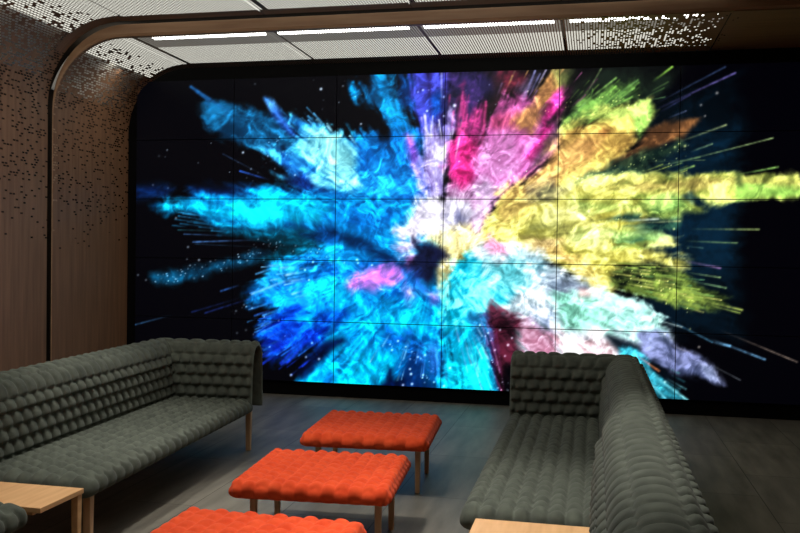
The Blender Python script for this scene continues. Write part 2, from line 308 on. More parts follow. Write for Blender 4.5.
LAYERS = [
 # (polygon, colour a, colour b, ragged, soft, alpha)   photo-sized picture coordinates
 # --- right hand dusk glow
 ([(640,100),(736,76),(737,330),(640,330)],(2,9,16),(4,18,30),10,14,1),
 ([(655,150),(734,130),(735,260),(690,270),(655,250)],(5,25,40),(7,34,54),14,16,.85),
 # --- blue side
 ([(137,187),(150,185),(172,190),(165,197),(137,198)],(4,30,90),(8,60,140),5,6,.8),
 ([(190,188),(210,184),(228,187),(262,192),(250,200),(190,200)],(3,25,80),(8,70,150),6,6,.9),
 ([(212,104),(224,103),(238,109),(262,116),(284,124),(306,140),(312,160),(288,160),(262,151),(238,142),(220,135),(207,126),(204,118),(214,113)],(4,42,76),(14,98,150),7,4,.95),
 ([(205,112),(240,112),(275,122),(290,135),(262,140),(225,132)],(8,70,115),(22,120,180),9,8,.6),
 ([(265,98),(272,102),(286,120),(300,138),(290,136),(274,116)],(40,110,250),(80,170,255),3,3,1),
 ([(283,118),(296,118),(318,125),(336,135),(352,140),(368,156),(390,172),(405,190),(430,222),(400,222),(340,205),(300,190),(284,174),(270,160),(258,150),(268,144),(286,144),(296,140),(292,128)],(20,130,240),(70,205,255),10,5,1),
 ([(336,140),(372,130),(405,140),(425,160),(430,230),(380,240),(336,215)],(5,120,235),(30,190,255),16,8,1),
 ([(262,152),(285,150),(300,165),(306,180),(290,176),(272,162)],(15,90,200),(60,190,255),8,6,.9),
 ([(298,168),(308,172),(318,186),(337,186),(337,193),(300,194),(290,182)],(4,14,70),(6,50,150),6,5,.9),
 ([(302,133),(336,134),(350,141),(358,160),(362,184),(352,196),(336,190),(318,186),(308,176),(312,166),(300,150)],(70,195,255),(150,250,255),10,5,1),
 ([(308,138),(336,136),(354,150),(358,178),(340,168),(322,150)],(130,240,255),(165,255,255),8,6,.8),
 ([(152,206),(160,200),(180,198),(205,194),(240,196),(262,194),(276,188),(300,190),(336,192),(420,200),(440,245),(400,262),(350,256),(320,244),(290,236),(262,233),(235,231),(212,224),(190,215),(168,212)],(0,105,200),(5,175,245),9,6,1),
 ([(160,205),(190,201),(220,204),(250,206),(275,197),(300,197),(332,202),(345,214),(310,222),(275,224),(240,224),(214,219),(190,212)],(0,185,250),(10,225,255),7,7,1),
 ([(225,228),(262,226),(300,222),(340,226),(360,240),(330,252),(290,250),(262,242),(235,236)],(0,55,75),(0,110,150),10,7,.85),
 ([(290,246),(320,240),(342,238),(350,256),(336,264),(300,262),(262,258)],(0,45,60),(0,105,140),9,6,.9),
 ([(330,224),(360,222),(385,226),(420,240),(440,258),(440,300),(330,270),(300,262),(325,240)],(0,135,235),(10,185,255),14,8,.95),
 ([(328,205),(380,206),(405,216),(398,226),(360,222),(330,218)],(0,75,190),(0,150,245),12,8,.7),
 ([(315,226),(336,226),(345,235),(332,240),(312,236)],(0,40,90),(0,70,150),6,6,.9),
 ([(155,277),(172,272),(205,264),(235,256),(258,251),(268,252),(252,262),(225,270),(195,279),(172,281)],(3,45,75),(10,95,140),6,5,.9),
 ([(246,291),(258,278),(268,268),(282,262),(310,260),(345,262),(400,272),(445,290),(445,335),(400,345),(336,326),(300,320),(276,322),(260,325),(272,310),(262,302),(250,303)],(0,105,235),(10,170,255),11,6,1),
 ([(250,288),(275,270),(300,264),(330,268),(300,282),(268,292)],(0,140,235),(40,205,255),6,6,.9),
 ([(258,330),(275,315),(300,300),(340,298),(344,340),(310,350),(285,356),(272,362)],(0,40,210),(5,110,255),9,7,1),
 ([(300,318),(345,300),(410,290),(445,300),(445,391),(340,387),(296,384),(318,366),(336,346)],(0,130,235),(0,205,255),13,7,1),
 ([(310,278),(360,290),(430,300),(436,330),(380,330),(330,318)],(0,165,245),(10,230,255),14,10,.8),
 ([(318,312),(345,306),(352,316),(330,328),(312,332)],(0,45,190),(0,90,220),7,6,.85),
 ([(336,346),(372,340),(390,350),(400,375),(385,388),(338,386)],(0,190,255),(0,235,255),11,9,.9),
 ([(296,374),(304,362),(322,344),(343,336),(346,341),(330,351),(318,362),(302,376)],(1,6,36),(2,22,80),5,4,.96),
 ([(322,384),(330,372),(335,376),(330,385)],(0,30,110),(0,60,150),4,3,.7),
 ([(383,322),(396,324),(402,340),(392,352),(378,352),(382,338)],(0,45,130),(0,80,190),8,6,.85),
 ([(375,389),(384,380),(388,366),(393,368),(396,378),(402,374),(412,376),(424,388),(424,392)],(0,10,50),(1,26,90),4,3,.96),
 ([(404,340),(412,330),(424,345),(428,372),(436,392),(404,392),(398,372)],(0,40,110),(4,75,165),9,6,.9),
 ([(424,350),(436,342),(442,360),(438,378),(428,372)],(30,100,215),(70,150,250),7,5,.8),
 ([(352,300),(365,292),(380,300),(372,312),(356,312)],(0,120,235),(0,170,250),8,7,.6),
 # dark creases
 ([(300,234),(335,230),(362,238),(392,254),(414,268),(408,273),(380,260),(345,244),(318,244)],(0,24,66),(0,60,130),4,4,.85),
 ([(352,262),(378,258),(402,268),(404,282),(388,272),(360,272)],(0,40,110),(0,80,180),6,5,.7),
 ([(350,285),(358,275),(371,271),(384,265),(398,269),(402,277),(392,287),(372,289),(354,290)],(170,125,240),(235,110,225),7,5,.95),
 ([(401,288),(410,286),(416,296),(408,304),(401,298)],(90,140,245),(180,130,220),6,4,.8),
 ([(426,290),(440,292),(441,303),(430,305)],(110,110,225),(190,140,235),6,4,.85),
 # --- top centre
 ([(357,84),(364,76),(372,70),(384,72),(392,84),(400,104),(414,118),(420,146),(398,150),(386,130),(374,112),(362,102)],(6,70,120),(5,135,205),11,5,1),
 ([(370,74),(383,75),(392,92),(398,112),(388,116),(376,98)],(5,130,205),(15,165,235),6,5,.85),
 ([(361,138),(374,128),(400,130),(425,128),(430,160),(400,172),(370,155)],(0,75,150),(0,130,230),12,8,.9),
 ([(400,92),(404,78),(412,78),(420,102),(412,112),(402,104)],(8,55,130),(10,110,215),6,5,.9),
 ([(414,71),(448,71),(452,92),(448,130),(434,146),(420,130),(412,100)],(46,38,120),(62,70,200),10,6,.95),
 ([(432,98),(441,92),(443,110),(434,116)],(0,80,215),(10,110,240),5,5,.9),
 ([(449,71),(500,71),(504,84),(482,108),(470,132),(452,134),(450,100)],(40,34,84),(76,50,125),10,7,.95),
 ([(444,90),(462,88),(464,118),(450,124),(444,112)],(20,22,40),(40,30,66),8,6,.8),
 ([(462,112),(452,135),(447,160),(450,172),(440,168),(444,140),(455,112)],(130,80,180),(190,110,210),6,4,.75),
 ([(406,134),(412,137),(422,160),(426,180),(416,178),(409,158)],(120,70,215),(190,100,235),4,4,.9),
 ([(424,146),(432,122),(441,134),(452,110),(457,126),(448,150),(446,198),(430,200),(418,180),(416,162)],(165,140,240),(225,220,255),9,5,.95),
 ([(416,160),(424,152),(428,196),(418,200)],(60,110,240),(150,140,250),8,5,.7),
 # --- magenta / pink
 ([(462,88),(464,92),(468,118),(474,110),(484,98),(489,112),(482,150),(476,186),(466,192),(452,188),(446,172),(452,140),(458,120)],(150,40,110),(232,62,150),8,5,.95),
 ([(450,142),(478,140),(480,170),(470,186),(454,176)],(215,30,120),(240,50,150),8,6,.9),
 ([(486,71),(505,71),(512,88),(500,108),(488,128),(484,110),(494,92)],(40,24,32),(70,30,44),7,6,.9),
 ([(500,71),(530,71),(528,84),(514,92),(504,84)],(80,28,48),(140,44,60),7,6,.9),
 ([(487,122),(496,110),(510,98),(524,92),(540,96),(548,122),(560,122),(560,150),(540,172),(512,186),(496,206),(482,236),(466,238),(466,206),(474,180),(486,156),(484,138)],(222,100,190),(245,140,220),12,5,1),
 ([(492,118),(510,108),(524,112),(522,124),(502,130),(490,128)],(200,70,125),(235,110,150),7,5,.9),
 ([(500,106),(520,92),(532,96),(520,106)],(160,60,120),(200,80,150),6,6,.8),
 ([(482,140),(505,135),(520,142),(515,170),(494,190),(480,180)],(232,140,215),(240,185,250),11,8,.85),
 ([(470,186),(490,178),(500,196),(486,222),(478,238),(466,232)],(235,200,250),(250,225,255),8,6,.9),
 ([(446,190),(456,182),(468,190),(478,200),(478,214),(446,206)],(230,150,220),(250,225,255),8,6,.9),
 ([(452,145),(460,150),(470,182),(462,188),(452,178)],(205,25,110),(235,50,150),6,5,.8),
 # --- orange / olive arm
 ([(513,120),(528,104),(538,86),(552,72),(566,72),(564,86),(553,106),(541,124),(532,134),(522,130)],(176,120,74),(222,160,92),8,5,.95),
 ([(553,71),(576,71),(574,80),(562,92),(556,84)],(96,112,56),(140,146,80),6,5,.9),
 ([(515,90),(530,74),(540,72),(534,90),(524,100)],(88,74,110),(130,120,160),6,5,.7),
 ([(538,112),(548,100),(560,92),(580,74),(586,72),(580,84),(566,104),(556,128),(548,150),(536,160),(540,138)],(60,30,52),(110,36,84),8,5,.85),
 ([(552,94),(562,90),(566,100),(556,114),(546,122),(554,128),(548,144),(532,160),(526,156),(538,136),(546,112)],(205,34,125),(245,70,185),6,4,.95),
 ([(548,134),(558,124),(562,138),(552,150),(540,166),(530,168),(540,150)],(40,34,42),(80,62,70),5,4,.85),
 # --- yellow green upper
 ([(566,71),(640,71),(680,71),(660,100),(600,112),(572,122)],(8,14,12),(22,34,26),8,8,.9),
 ([(558,124),(572,110),(590,100),(612,92),(636,84),(632,92),(640,90),(630,104),(612,114),(590,124),(562,134)],(40,66,40),(110,160,70),9,5,.95),
 ([(560,130),(575,121),(592,118),(604,110),(626,102),(641,105),(650,103),(655,108),(652,120),(645,128),(640,142),(628,154),(608,168),(588,182),(560,192),(535,205),(500,225),(490,215),(508,190),(534,176),(554,156),(558,142)],(204,160,76),(236,214,108),11,5,1),
 ([(562,130),(585,120),(604,110),(628,101),(641,104),(634,114),(610,120),(585,126)],(128,170,72),(170,205,100),7,5,.85),
 ([(632,112),(642,102),(651,102),(656,110),(650,124),(640,140),(634,134)],(130,190,80),(175,235,110),5,4,.9),
 ([(556,140),(585,134),(600,140),(590,160),(560,176),(535,190),(520,190),(540,170)],(226,160,92),(240,185,110),11,9,.8),
 ([(602,128),(610,130),(606,137),(600,135)],(120,60,30),(150,90,50),4,3,.7),
 ([(648,128),(664,121),(682,118),(703,116),(692,127),(683,138),(668,143),(650,152),(628,162),(606,172),(612,164),(634,148)],(96,62,38),(160,106,60),4,3,.97),
 ([(600,172),(622,160),(645,148),(668,146),(680,140),(684,146),(668,156),(650,164),(640,176),(600,180),(572,186)],(14,34,30),(62,88,58),8,5,.9),
 ([(562,188),(590,178),(622,170),(642,174),(640,178),(604,181),(570,190)],(14,40,40),(40,72,64),5,4,.85),
 # --- right beam
 ([(540,192),(600,181),(645,176),(662,172),(690,174),(730,170),(738,173),(760,175),(801,174),(801,197),(782,199),(762,196),(738,199),(716,203),(694,197),(694,204),(701,209),(684,211),(676,216),(668,219),(650,216),(628,216),(600,222),(540,228)],(170,192,80),(214,224,110),8,4,1),
 ([(560,190),(640,180),(700,176),(736,178),(720,188),(640,194),(570,200)],(212,178,96),(236,222,124),9,7,.75),
 ([(740,176),(801,178),(801,188),(745,188)],(112,120,56),(160,160,78),6,5,.8),
 ([(738,188),(801,188),(801,197),(760,196),(738,199)],(110,175,70),(150,205,90),6,4,.8),
 ([(640,199),(676,200),(688,206),(672,214),(640,214),(610,214)],(110,180,90),(160,210,110),9,6,.8),
 ([(684,195),(692,193),(698,199),(692,203),(684,200)],(20,44,52),(60,90,80),4,3,.9),
 ([(737,172),(742,176),(740,184),(736,180)],(20,40,20),(60,80,40),3,3,.8),
 # --- yellow body
 ([(482,222),(500,200),(560,190),(605,184),(642,196),(648,214),(640,230),(662,236),(674,241),(664,246),(645,248),(668,253),(686,262),(672,268),(642,265),(618,272),(613,298),(604,301),(588,286),(560,268),(528,252),(498,248),(474,242)],(216,208,84),(248,246,140),10,5,1),
 ([(560,206),(600,205),(612,232),(604,256),(560,250),(540,232)],(244,242,126),(255,255,180),10,8,.8),
 ([(612,234),(644,228),(666,238),(640,247),(612,250)],(130,205,110),(190,240,150),8,5,.85),
 ([(500,190),(522,186),(534,204),(522,222),(500,226)],(190,150,84),(230,200,110),10,8,.7),
 ([(524,184),(552,180),(566,190),(548,204),(528,200)],(66,66,78),(150,140,100),7,6,.7),
 ([(524,222),(548,214),(566,226),(545,238),(524,236)],(140,150,90),(220,215,120),9,7,.6),
 ([(560,252),(580,252),(600,270),(612,296),(600,300),(578,280)],(245,220,110),(255,235,150),7,6,.85),
 ([(530,240),(560,240),(572,262),(560,262),(534,254)],(200,160,90),(240,200,120),7,6,.75),
 ([(586,222),(604,217),(625,212),(641,214),(641,221),(622,222),(604,222)],(12,42,46),(40,84,70),4,3,.95),
 ([(640,222),(676,220),(676,230),(640,230),(620,226)],(14,44,48),(60,110,84),6,4,.85),
 ([(624,240),(642,236),(648,240),(630,246)],(20,60,60),(60,110,80),4,3,.6),
 ([(612,262),(640,264),(660,262),(672,270),(655,276),(625,272)],(10,20,14),(26,44,24),6,4,.9),
 ([(608,272),(640,268),(662,272),(690,282),(708,292),(724,303),(700,303),(668,298),(640,294),(612,286)],(12,22,14),(96,118,48),11,4,.9),
 ([(650,284),(680,288),(702,298),(690,302),(662,296)],(70,95,40),(150,172,70),9,5,.75),
 ([(572,200),(610,198),(650,202),(668,210),(640,213),(600,214),(575,212)],(130,185,90),(215,230,120),10,7,.6),
 ([(575,226),(612,224),(640,226),(630,240),(600,246),(575,242)],(170,220,120),(250,250,160),10,7,.55),
 # --- centre
 ([(392,230),(404,221),(411,211),(418,199),(436,197),(470,198),(478,212),(470,234),(450,234),(430,238),(412,240),(400,236)],(226,220,250),(250,246,255),9,5,1),
 ([(446,216),(456,212),(468,218),(462,228),(450,226)],(90,96,150),(170,170,200),6,4,.7),
 ([(392,246),(404,238),(418,240),(416,256),(412,262),(400,256)],(205,170,225),(235,205,240),7,5,.85),
 ([(406,258),(414,256),(416,270),(408,270)],(190,110,215),(220,140,225),4,3,.85),
 ([(424,236),(446,230),(470,222),(486,238),(476,252),(460,268),(452,292),(438,288),(434,268),(444,252),(430,243)],(226,205,110),(255,244,175),8,5,.95),
 ([(436,272),(452,262),(466,270),(462,290),(446,294)],(220,220,160),(250,250,215),8,6,.85),
 ([(413,238),(421,245),(430,242),(442,248),(447,256),(438,266),(436,282),(428,290),(416,278),(408,266),(416,256)],(5,8,26),(16,20,52),7,4,.98),
 ([(405,268),(418,272),(430,288),(424,298),(412,288)],(10,30,90),(30,70,160),6,5,.7),
 # --- right of centre, cyan and pale
 ([(450,272),(468,252),(490,250),(515,262),(532,276),(524,302),(505,316),(486,322),(468,336),(440,336),(442,292)],(0,205,250),(110,248,255),12,6,1),
 ([(470,246),(490,240),(530,250),(562,268),(600,290),(640,305),(655,320),(667,340),(640,347),(630,352),(600,360),(555,366),(518,362),(508,330),(500,312),(508,290),(486,268)],(170,200,215),(225,240,250),12,6,1),
 ([(486,262),(520,258),(540,268),(530,290),(508,300),(490,285)],(90,235,250),(180,250,255),11,7,.85),
 ([(520,250),(548,262),(562,290),(540,296),(524,276)],(120,200,220),(205,240,250),9,7,.7),
 ([(540,270),(575,276),(590,290),(560,300),(540,290)],(120,135,165),(185,200,215),10,6,.8),
 ([(556,298),(600,292),(640,305),(655,322),(640,330),(600,330),(565,328)],(110,195,165),(165,250,225),12,7,.9),
 ([(600,300),(640,306),(660,330),(650,342),(615,330)],(150,235,225),(200,255,245),9,6,.8),
 ([(508,312),(545,322),(560,340),(556,362),(530,360),(516,340)],(216,130,165),(232,215,240),11,6,.9),
 ([(528,306),(552,312),(556,328),(540,332)],(150,190,240),(215,225,250),8,6,.7),
 ([(556,336),(600,340),(622,350),(610,366),(560,366)],(205,130,138),(232,212,220),11,6,.9),
 ([(580,288),(592,290),(590,297),(580,296)],(220,150,160),(235,180,180),5,4,.7),
 ([(488,236),(504,242),(506,254),(492,252),(484,246)],(190,90,130),(235,130,175),6,4,.8),
 ([(520,236),(545,236),(558,246),(530,250)],(150,120,90),(210,190,140),6,5,.5),
 ([(488,300),(494,300),(503,310),(516,314),(524,326),(518,342),(530,366),(510,366),(505,400),(488,400),(494,374),(490,352),(482,334)],(26,6,16),(92,28,50),9,5,.95),
 ([(472,316),(486,312),(494,350),(500,392),(490,392),(484,356)],(28,34,96),(84,50,130),6,4,.85),
 ([(444,334),(478,318),(484,345),(492,366),(495,394),(444,392)],(0,170,240),(0,225,255),12,6,.95),
 ([(452,340),(482,345),(488,380),(470,392),(450,380)],(0,215,255),(20,245,255),9,8,.8),
 ([(470,318),(484,316),(490,338),(480,345)],(10,70,120),(30,110,170),6,4,.8),
 # --- lower right plumes
 ([(608,336),(640,346),(672,372),(690,385),(664,383),(640,368),(620,352)],(3,8,16),(6,18,30),4,4,.95),
 ([(644,334),(656,332),(676,348),(700,357),(712,366),(722,383),(708,383),(690,378),(672,378),(658,364),(644,350)],(62,74,112),(118,126,172),8,4,.95),
 ([(700,364),(714,368),(720,381),(708,380)],(120,140,190),(170,180,215),5,3,.8),
 ([(676,366),(690,374),(700,382),(680,378)],(30,36,60),(70,80,120),5,4,.7),
 ([(622,350),(634,352),(650,366),(666,380),(688,400),(640,402),(625,380)],(20,90,110),(60,190,215),7,3,.95),
 ([(640,380),(650,382),(662,400),(648,402)],(6,30,40),(20,70,80),4,3,.8),
]
LINES = [  # x0,y0 (inner end, faint) x1,y1 (outer end, bright), colour, half width
 (236,116,191,87,(34,110,185),1.6),(232,118,196,91,(20,80,140),1.5),(240,122,206,103,(20,90,150),1.6),(290,132,266,99,(70,150,255),1.6),(265,176,223,154,(30,50,80),.7),(270,180,240,171,(50,110,240),.9),
 (255,240,193,242,(70,120,190),.8),(230,236,184,234,(40,70,110),.7),(225,231,178,230,(20,60,70),.7),(260,247,195,244,(20,40,60),.6),
 (240,285,221,291,(40,90,170),1.0),(252,298,205,313,(25,45,120),.9),(240,298,192,312,(15,30,80),.9),(172,315,134,325,(40,80,120),.8),
 (274,268,256,274,(80,170,240),1.0),(300,275,252,294,(120,200,255),1.4),(298,272,286,275,(180,230,255),1.3),
 (312,335,287,363,(20,60,235),1.6),(306,335,281,363,(15,40,190),1.4),(300,330,275,352,(10,40,180),1.3),(296,326,266,356,(10,30,150),1.2),(290,322,262,345,(5,20,120),1.2),
 (441.5,105,441.5,71,(185,190,255),.8),(443,150,439,120,(225,225,255),.8),(428,150,433,116,(180,190,250),.7),
 (522,104,535,71,(130,130,185),1.1),(534,92,546,70,(190,180,220),1.0),(527,100,540,74,(110,110,160),.9),
 (575,114,601,69,(90,110,70),.9),(575,110,616,78,(130,180,90),1.1),(585,112,593,90,(90,140,60),.8),(605,110,634,88,(130,190,90),1.3),(598,108,638,80,(100,150,80),1.0),
 (600,112,632,97,(140,200,90),1.2),(652,82,672,67,(150,210,80),1.2),(650,92,668,82,(80,110,60),.8),(640,100,664,88,(60,90,50),.8),(640,102,665,97,(60,90,60),.7),
 (655,110,735,73,(100,90,160),1.1),(660,112,690,95,(60,60,110),.9),(655,104,725,67,(50,70,110),1.0),(668,118,686,111,(70,80,110),.9),
 (676,143,726,125,(150,165,110),1.0),(690,152,712,144,(120,150,110),.9),(640,172,773,138,(130,155,100),.8),(650,168,700,157,(90,120,80),.8),(670,174,694,166,(150,190,100),1.0),
 (730,176,778,167,(130,180,90),1.0),(640,162,705,160,(60,80,60),.6),
 (620,221,658,219,(190,210,190),1.2),(636,223,680,221,(150,160,110),1.0),(690,229,759,229.5,(130,150,90),.9),
 (684,241,737,243,(110,140,90),.9),(684,246,703,248,(50,80,80),.8),(684,261,720,268,(130,100,150),1.2),(684,272,720,277.5,(120,150,100),.9),
 (686,280,726,288,(120,160,110),1.0),(680,278,704,280,(80,130,90),.8),(690,298,742,310,(150,165,80),1.2),(690,300,740,313,(130,150,70),1.0),(660,288,713,296,(120,160,80),1.1),
 (660,296,704,308,(110,140,70),1.0),(640,272,684,280,(150,180,80),1.1),(620,262,650,268,(160,180,80),1.1),(640,285,700,300,(130,160,70),1.2),(625,276,652,282,(190,190,90),1.1),
 (650,318,682,327,(130,150,150),.9),(665,318,712,342,(60,110,140),1.0),(708,338,765,359.5,(90,140,180),1.1),(712,342,730,346,(120,190,240),1.2),(720,330,797,362,(120,105,95),.9),
 (675,346,740,380,(60,64,70),.8),(632,352,659,371,(210,120,70),1.1),(668,344,690,353,(120,120,140),.9),
 (640,365,687,400,(130,220,230),1.4),(630,362,665,398,(100,200,220),1.2),(628,368,650,399,(90,190,210),1.2),(655,380,678,399,(40,110,120),1.0),
 (478,310,488,344,(120,120,190),1.1),(484,312,500,372,(150,90,140),1.0),(474,322,482,336,(150,200,240),1.0),
 (492,345,478,300,(60,20,60),.8),(505,400,496,330,(90,30,70),1.0),(455,150,463,92,(190,70,140),1.2),(482,150,486,102,(220,70,140),1.4),
]
DOTS = [(321,89,255,1.3),(255,84,60,1.0),(444,97,150,1.2),(454.6,105.5,255,1.6),(427,111,200,1.1),(423,90,160,1.0),(418,92,120,.9),(444,116,200,1),(361,124,200,1),(343,86,120,.9),(243,152.5,230,1.1),
 (251,169,120,.9),(268,156,130,.9),(295,175,170,1),(159,156,40,1.2),(153,185,70,1),(168,188,60,1),(188,247,120,1.1),(138,275,90,1),(146,280,90,1),(199,260,150,1.1),(187,259,90,.9),
 (176,218,120,1),(291,375,190,1.2),(306,357,170,1),(319,359,180,1.2),(312,343,170,1),(236,311,90,1),(252,308,100,1),(244,305,90,.9),(237,333,60,1.1),(246,330,60,1.1),
 (410,369,220,1),(411,374,240,1.2),(412,384,230,1.2),(403,385,200,1.2),(418,357,180,1),(425,355,170,1),(423,375,180,1),(450,368,240,1.2),(444,386,230,1.1),(398,341,220,1),(392,350,200,1),(434,382,180,.9),
 (357,260,220,1.2),(358,263,170,1),(372,265,170,.9),(313,262,200,1),(305,270,200,1),(309,280,190,.9),(480,325,200,1),(488,333,190,1),(508,345,220,1.2),(500,330,170,1),(495,350,160,1),(505,356,150,1),(512,338,180,1),
 (701,105,110,1.2),(717,93,130,1.4),(699,347,130,1.2),(665,334,90,1.3),(665,382,130,1.2),(685,146,160,1.3),(675,147,140,1),(705,116,120,1),(674,229,170,1.1),(688,248,60,1),(690,329,90,1)]
_r = np.random.RandomState(3)
def spray(n, ax, ay, bx, by, spread, length, cols, w):
    # short radial dashes thrown outward along a front from a to b
    for i in range(n):
        t = _r.rand(); x = ax+(bx-ax)*t+_r.randn()*spread; y = ay+(by-ay)*t+_r.randn()*spread
        dx, dy = x-437, y-252; L = math.hypot(dx, dy); l = length*(.4+_r.rand()); c = cols[_r.randint(len(cols))]; v = .5+.6*_r.rand()
        LINES.append((x-dx/L*l, y-dy/L*l, x, y, tuple(q*v for q in c), w*(.7+.5*_r.rand())))
spray(60, 620, 272, 712, 302, 7, 22, [(150,180,80), (120,150,70), (190,190,100), (90,140,80)], .9)
spray(26, 640, 252, 672, 285, 8, 16, [(150,180,80), (200,200,110)], .8)
spray(26, 262, 345, 300, 372, 8, 24, [(20,60,220), (10,40,180), (30,110,240)], 1.0)
spray(20, 250, 290, 262, 335, 7, 20, [(30,90,220), (60,150,240)], .9)
spray(14, 170, 208, 215, 240, 6, 26, [(20,90,130), (30,120,170)], .8)
spray(22, 268, 258, 300, 290, 8, 18, [(120,200,255), (60,170,255)], .9)
spray(22, 590, 110, 640, 88, 7, 18, [(130,190,80), (100,150,70)], .9)
spray(14, 560, 110, 600, 80, 8, 18, [(90,120,60), (130,70,110)], .8)
spray(16, 640, 380, 690, 392, 8, 22, [(120,210,225), (60,150,170)], .9)
spray(22, 475, 350, 500, 395, 7, 24, [(120,80,150), (140,40,80), (90,110,200)], .8)
spray(18, 455, 100, 490, 120, 8, 22, [(220,70,150), (170,60,140)], 1.0)
spray(18, 425, 120, 455, 130, 6, 18, [(220,210,255), (160,150,250)], .9)
spray(16, 300, 118, 350, 138, 5, 14, [(90,190,255), (150,230,255)], .9)
spray(14, 500, 80, 550, 85, 9, 20, [(150,110,100), (120,90,130), (190,150,90)], .9)
spray(12, 370, 350, 430, 380, 8, 18, [(60,150,255), (120,200,255)], .8)
spray(14, 600, 178, 690, 168, 5, 18, [(150,170,80), (110,140,80)], .8)
def paint(X, Y):
    cx, cy = 437.0, 252.0
    wx = fbm(X/26+3, Y/26+9, 3)*7; wy = fbm(X/26+40, Y/26+70, 3)*7
    dx, dy = X+wx*.45-cx, Y+wy*.45-cy; r = np.hypot(dx, dy)+1e-3; th = np.arctan2(dy, dx)/(2*PI)+.5
    NR = fbm(th*64, r/46, 4, 64); NF = fbm(th*128, r/22+50, 3, 128)
    NI = fbm((X+wx)/11+100, (Y+wy)/11+5, 4); NB = fbm((X+wx)/30+7, (Y+wy)/30+77, 3); NG = fbm((X+wx)/4.2+19, (Y+wy)/4.2+33, 3)
    far = np.clip(r/170, .2, 1)                       # streaks open out away from the burst, billows near it
    NS = fbm(th*256, r/60+20, 2, 256)                  # fine straight streaks
    W2 = fbm((X+2*wx)/17+51, (Y+2*wy)/17+8, 4); W3 = fbm((X+3*wx+9*W2)/9+11, (Y+3*wy-9*W2)/9+71, 4)     # curling powder
    edge = NR*1.25*far+NI*(1.1-far*.6)+.5*NS*far+.22*NG
    tone = NR*1.0*far+W3*(1.5-far*.7)+1.0*NB+.40*NG+.5*NF*far+.35*NS*far
    C = np.zeros(X.shape+(3,)); C[...] = (1, 1, 5)
    for pts, a, b, rag, soft, al in LAYERS:
        xs = [p[0] for p in pts]; ys = [p[1] for p in pts]; q = rag+soft+3
        k = np.nonzero((X > min(xs)-q) & (X < max(xs)+q) & (Y > min(ys)-q) & (Y < max(ys)+q))
        if not len(k[0]): continue
        d = sdf(X[k], Y[k], pts)+rag*edge[k]*.95
        sf = soft*1.25; w = np.clip((d+sf)/(2*sf), 0, 1); w = (w*w*(3-2*w)*al)[:, None]
        t = np.clip(.5+.85*tone[k], 0, 1)[:, None]
        col = np.array(a, float)*(1-t)+np.array(b, float)*t
        C[k] = C[k]*(1-w)+col*w
    lum = C.max(-1, keepdims=True)/255
    C *= 1.04+(.22*NG+.24*NF*far+.14*NR+.22*NS*far+.34*W3+.22*NB)[..., None]*np.clip(lum*1.5, 0, 1)
    C += (np.clip(W3+.5*NG-.05, 0, 1)*58)[..., None]*np.clip(lum*1.7-.6, 0, 1)*(.25+.95*C/np.maximum(C.max(-1, keepdims=True), 1))
    for x0, y0, x1, y1, col, w in LINES:
        k = np.nonzero((X > min(x0, x1)-4) & (X < max(x0, x1)+4) & (Y > min(y0, y1)-4) & (Y < max(y0, y1)+4))
        if not len(k[0]): continue
        ex, ey = x1-x0, y1-y0; L = math.hypot(ex, ey); t = np.clip(((X[k]-x0)*ex+(Y[k]-y0)*ey)/(L*L), 0, 1)
        d = np.hypot(X[k]-x0-ex*t, Y[k]-y0-ey*t); jit = .55+.45*np.clip(.5+NG[k]*1.2, 0, 1)
        a = (np.exp(-(d/w)**2)*(t**.8)*jit)[:, None]
        C[k] = np.maximum(C[k], C[k]*(1-a)+np.array(col, float)*a*1.15)
    rr = np.random.RandomState(5); dots = list(DOTS)
    for x0, y0, x1, y1, n, s in ((160,280,258,252,70,6),(240,168,330,150,8,14),(560,185,690,150,75,9),(600,90,640,115,26,12),(545,108,572,102,14,5),(400,340,432,390,26,12),(480,320,505,395,26,11),(470,75,545,120,10,20),(610,265,690,300,60,9),(262,240,345,262,34,7),(232,300,290,350,16,16),(300,100,420,75,9,22),(480,160,560,200,20,18),(150,150,300,180,7,16),(262,135,310,160,14,9),(640,215,600,222,12,4)):
        for i in range(n):
            t = rr.rand(); dots.append((x0+(x1-x0)*t+rr.randn()*s*.6, y0+(y1-y0)*t+rr.randn()*s*.6, 40+150*rr.rand()**2, .45+.38*rr.rand()))
    for x, y, v, s in dots:
        k = np.nonzero((abs(X-x) < 4) & (abs(Y-y) < 4))
        if not len(k[0]): continue
        a = np.exp(-((X[k]-x)**2+(Y[k]-y)**2)/(s*s))[:, None]
        if x < 520: tint = np.array((.85, .95, 1.05))
        elif y > 330 or x > 700: tint = np.array((1, .95, .9))
        else: tint = np.array((1.05, 1.05, .6))
        C[k] = np.minimum(255, C[k]+a*v*tint)
    C = np.clip(C, 0, 255)/255
    return np.where(C <= .04045, C/12.92, ((C+.055)/1.055)**2.4)

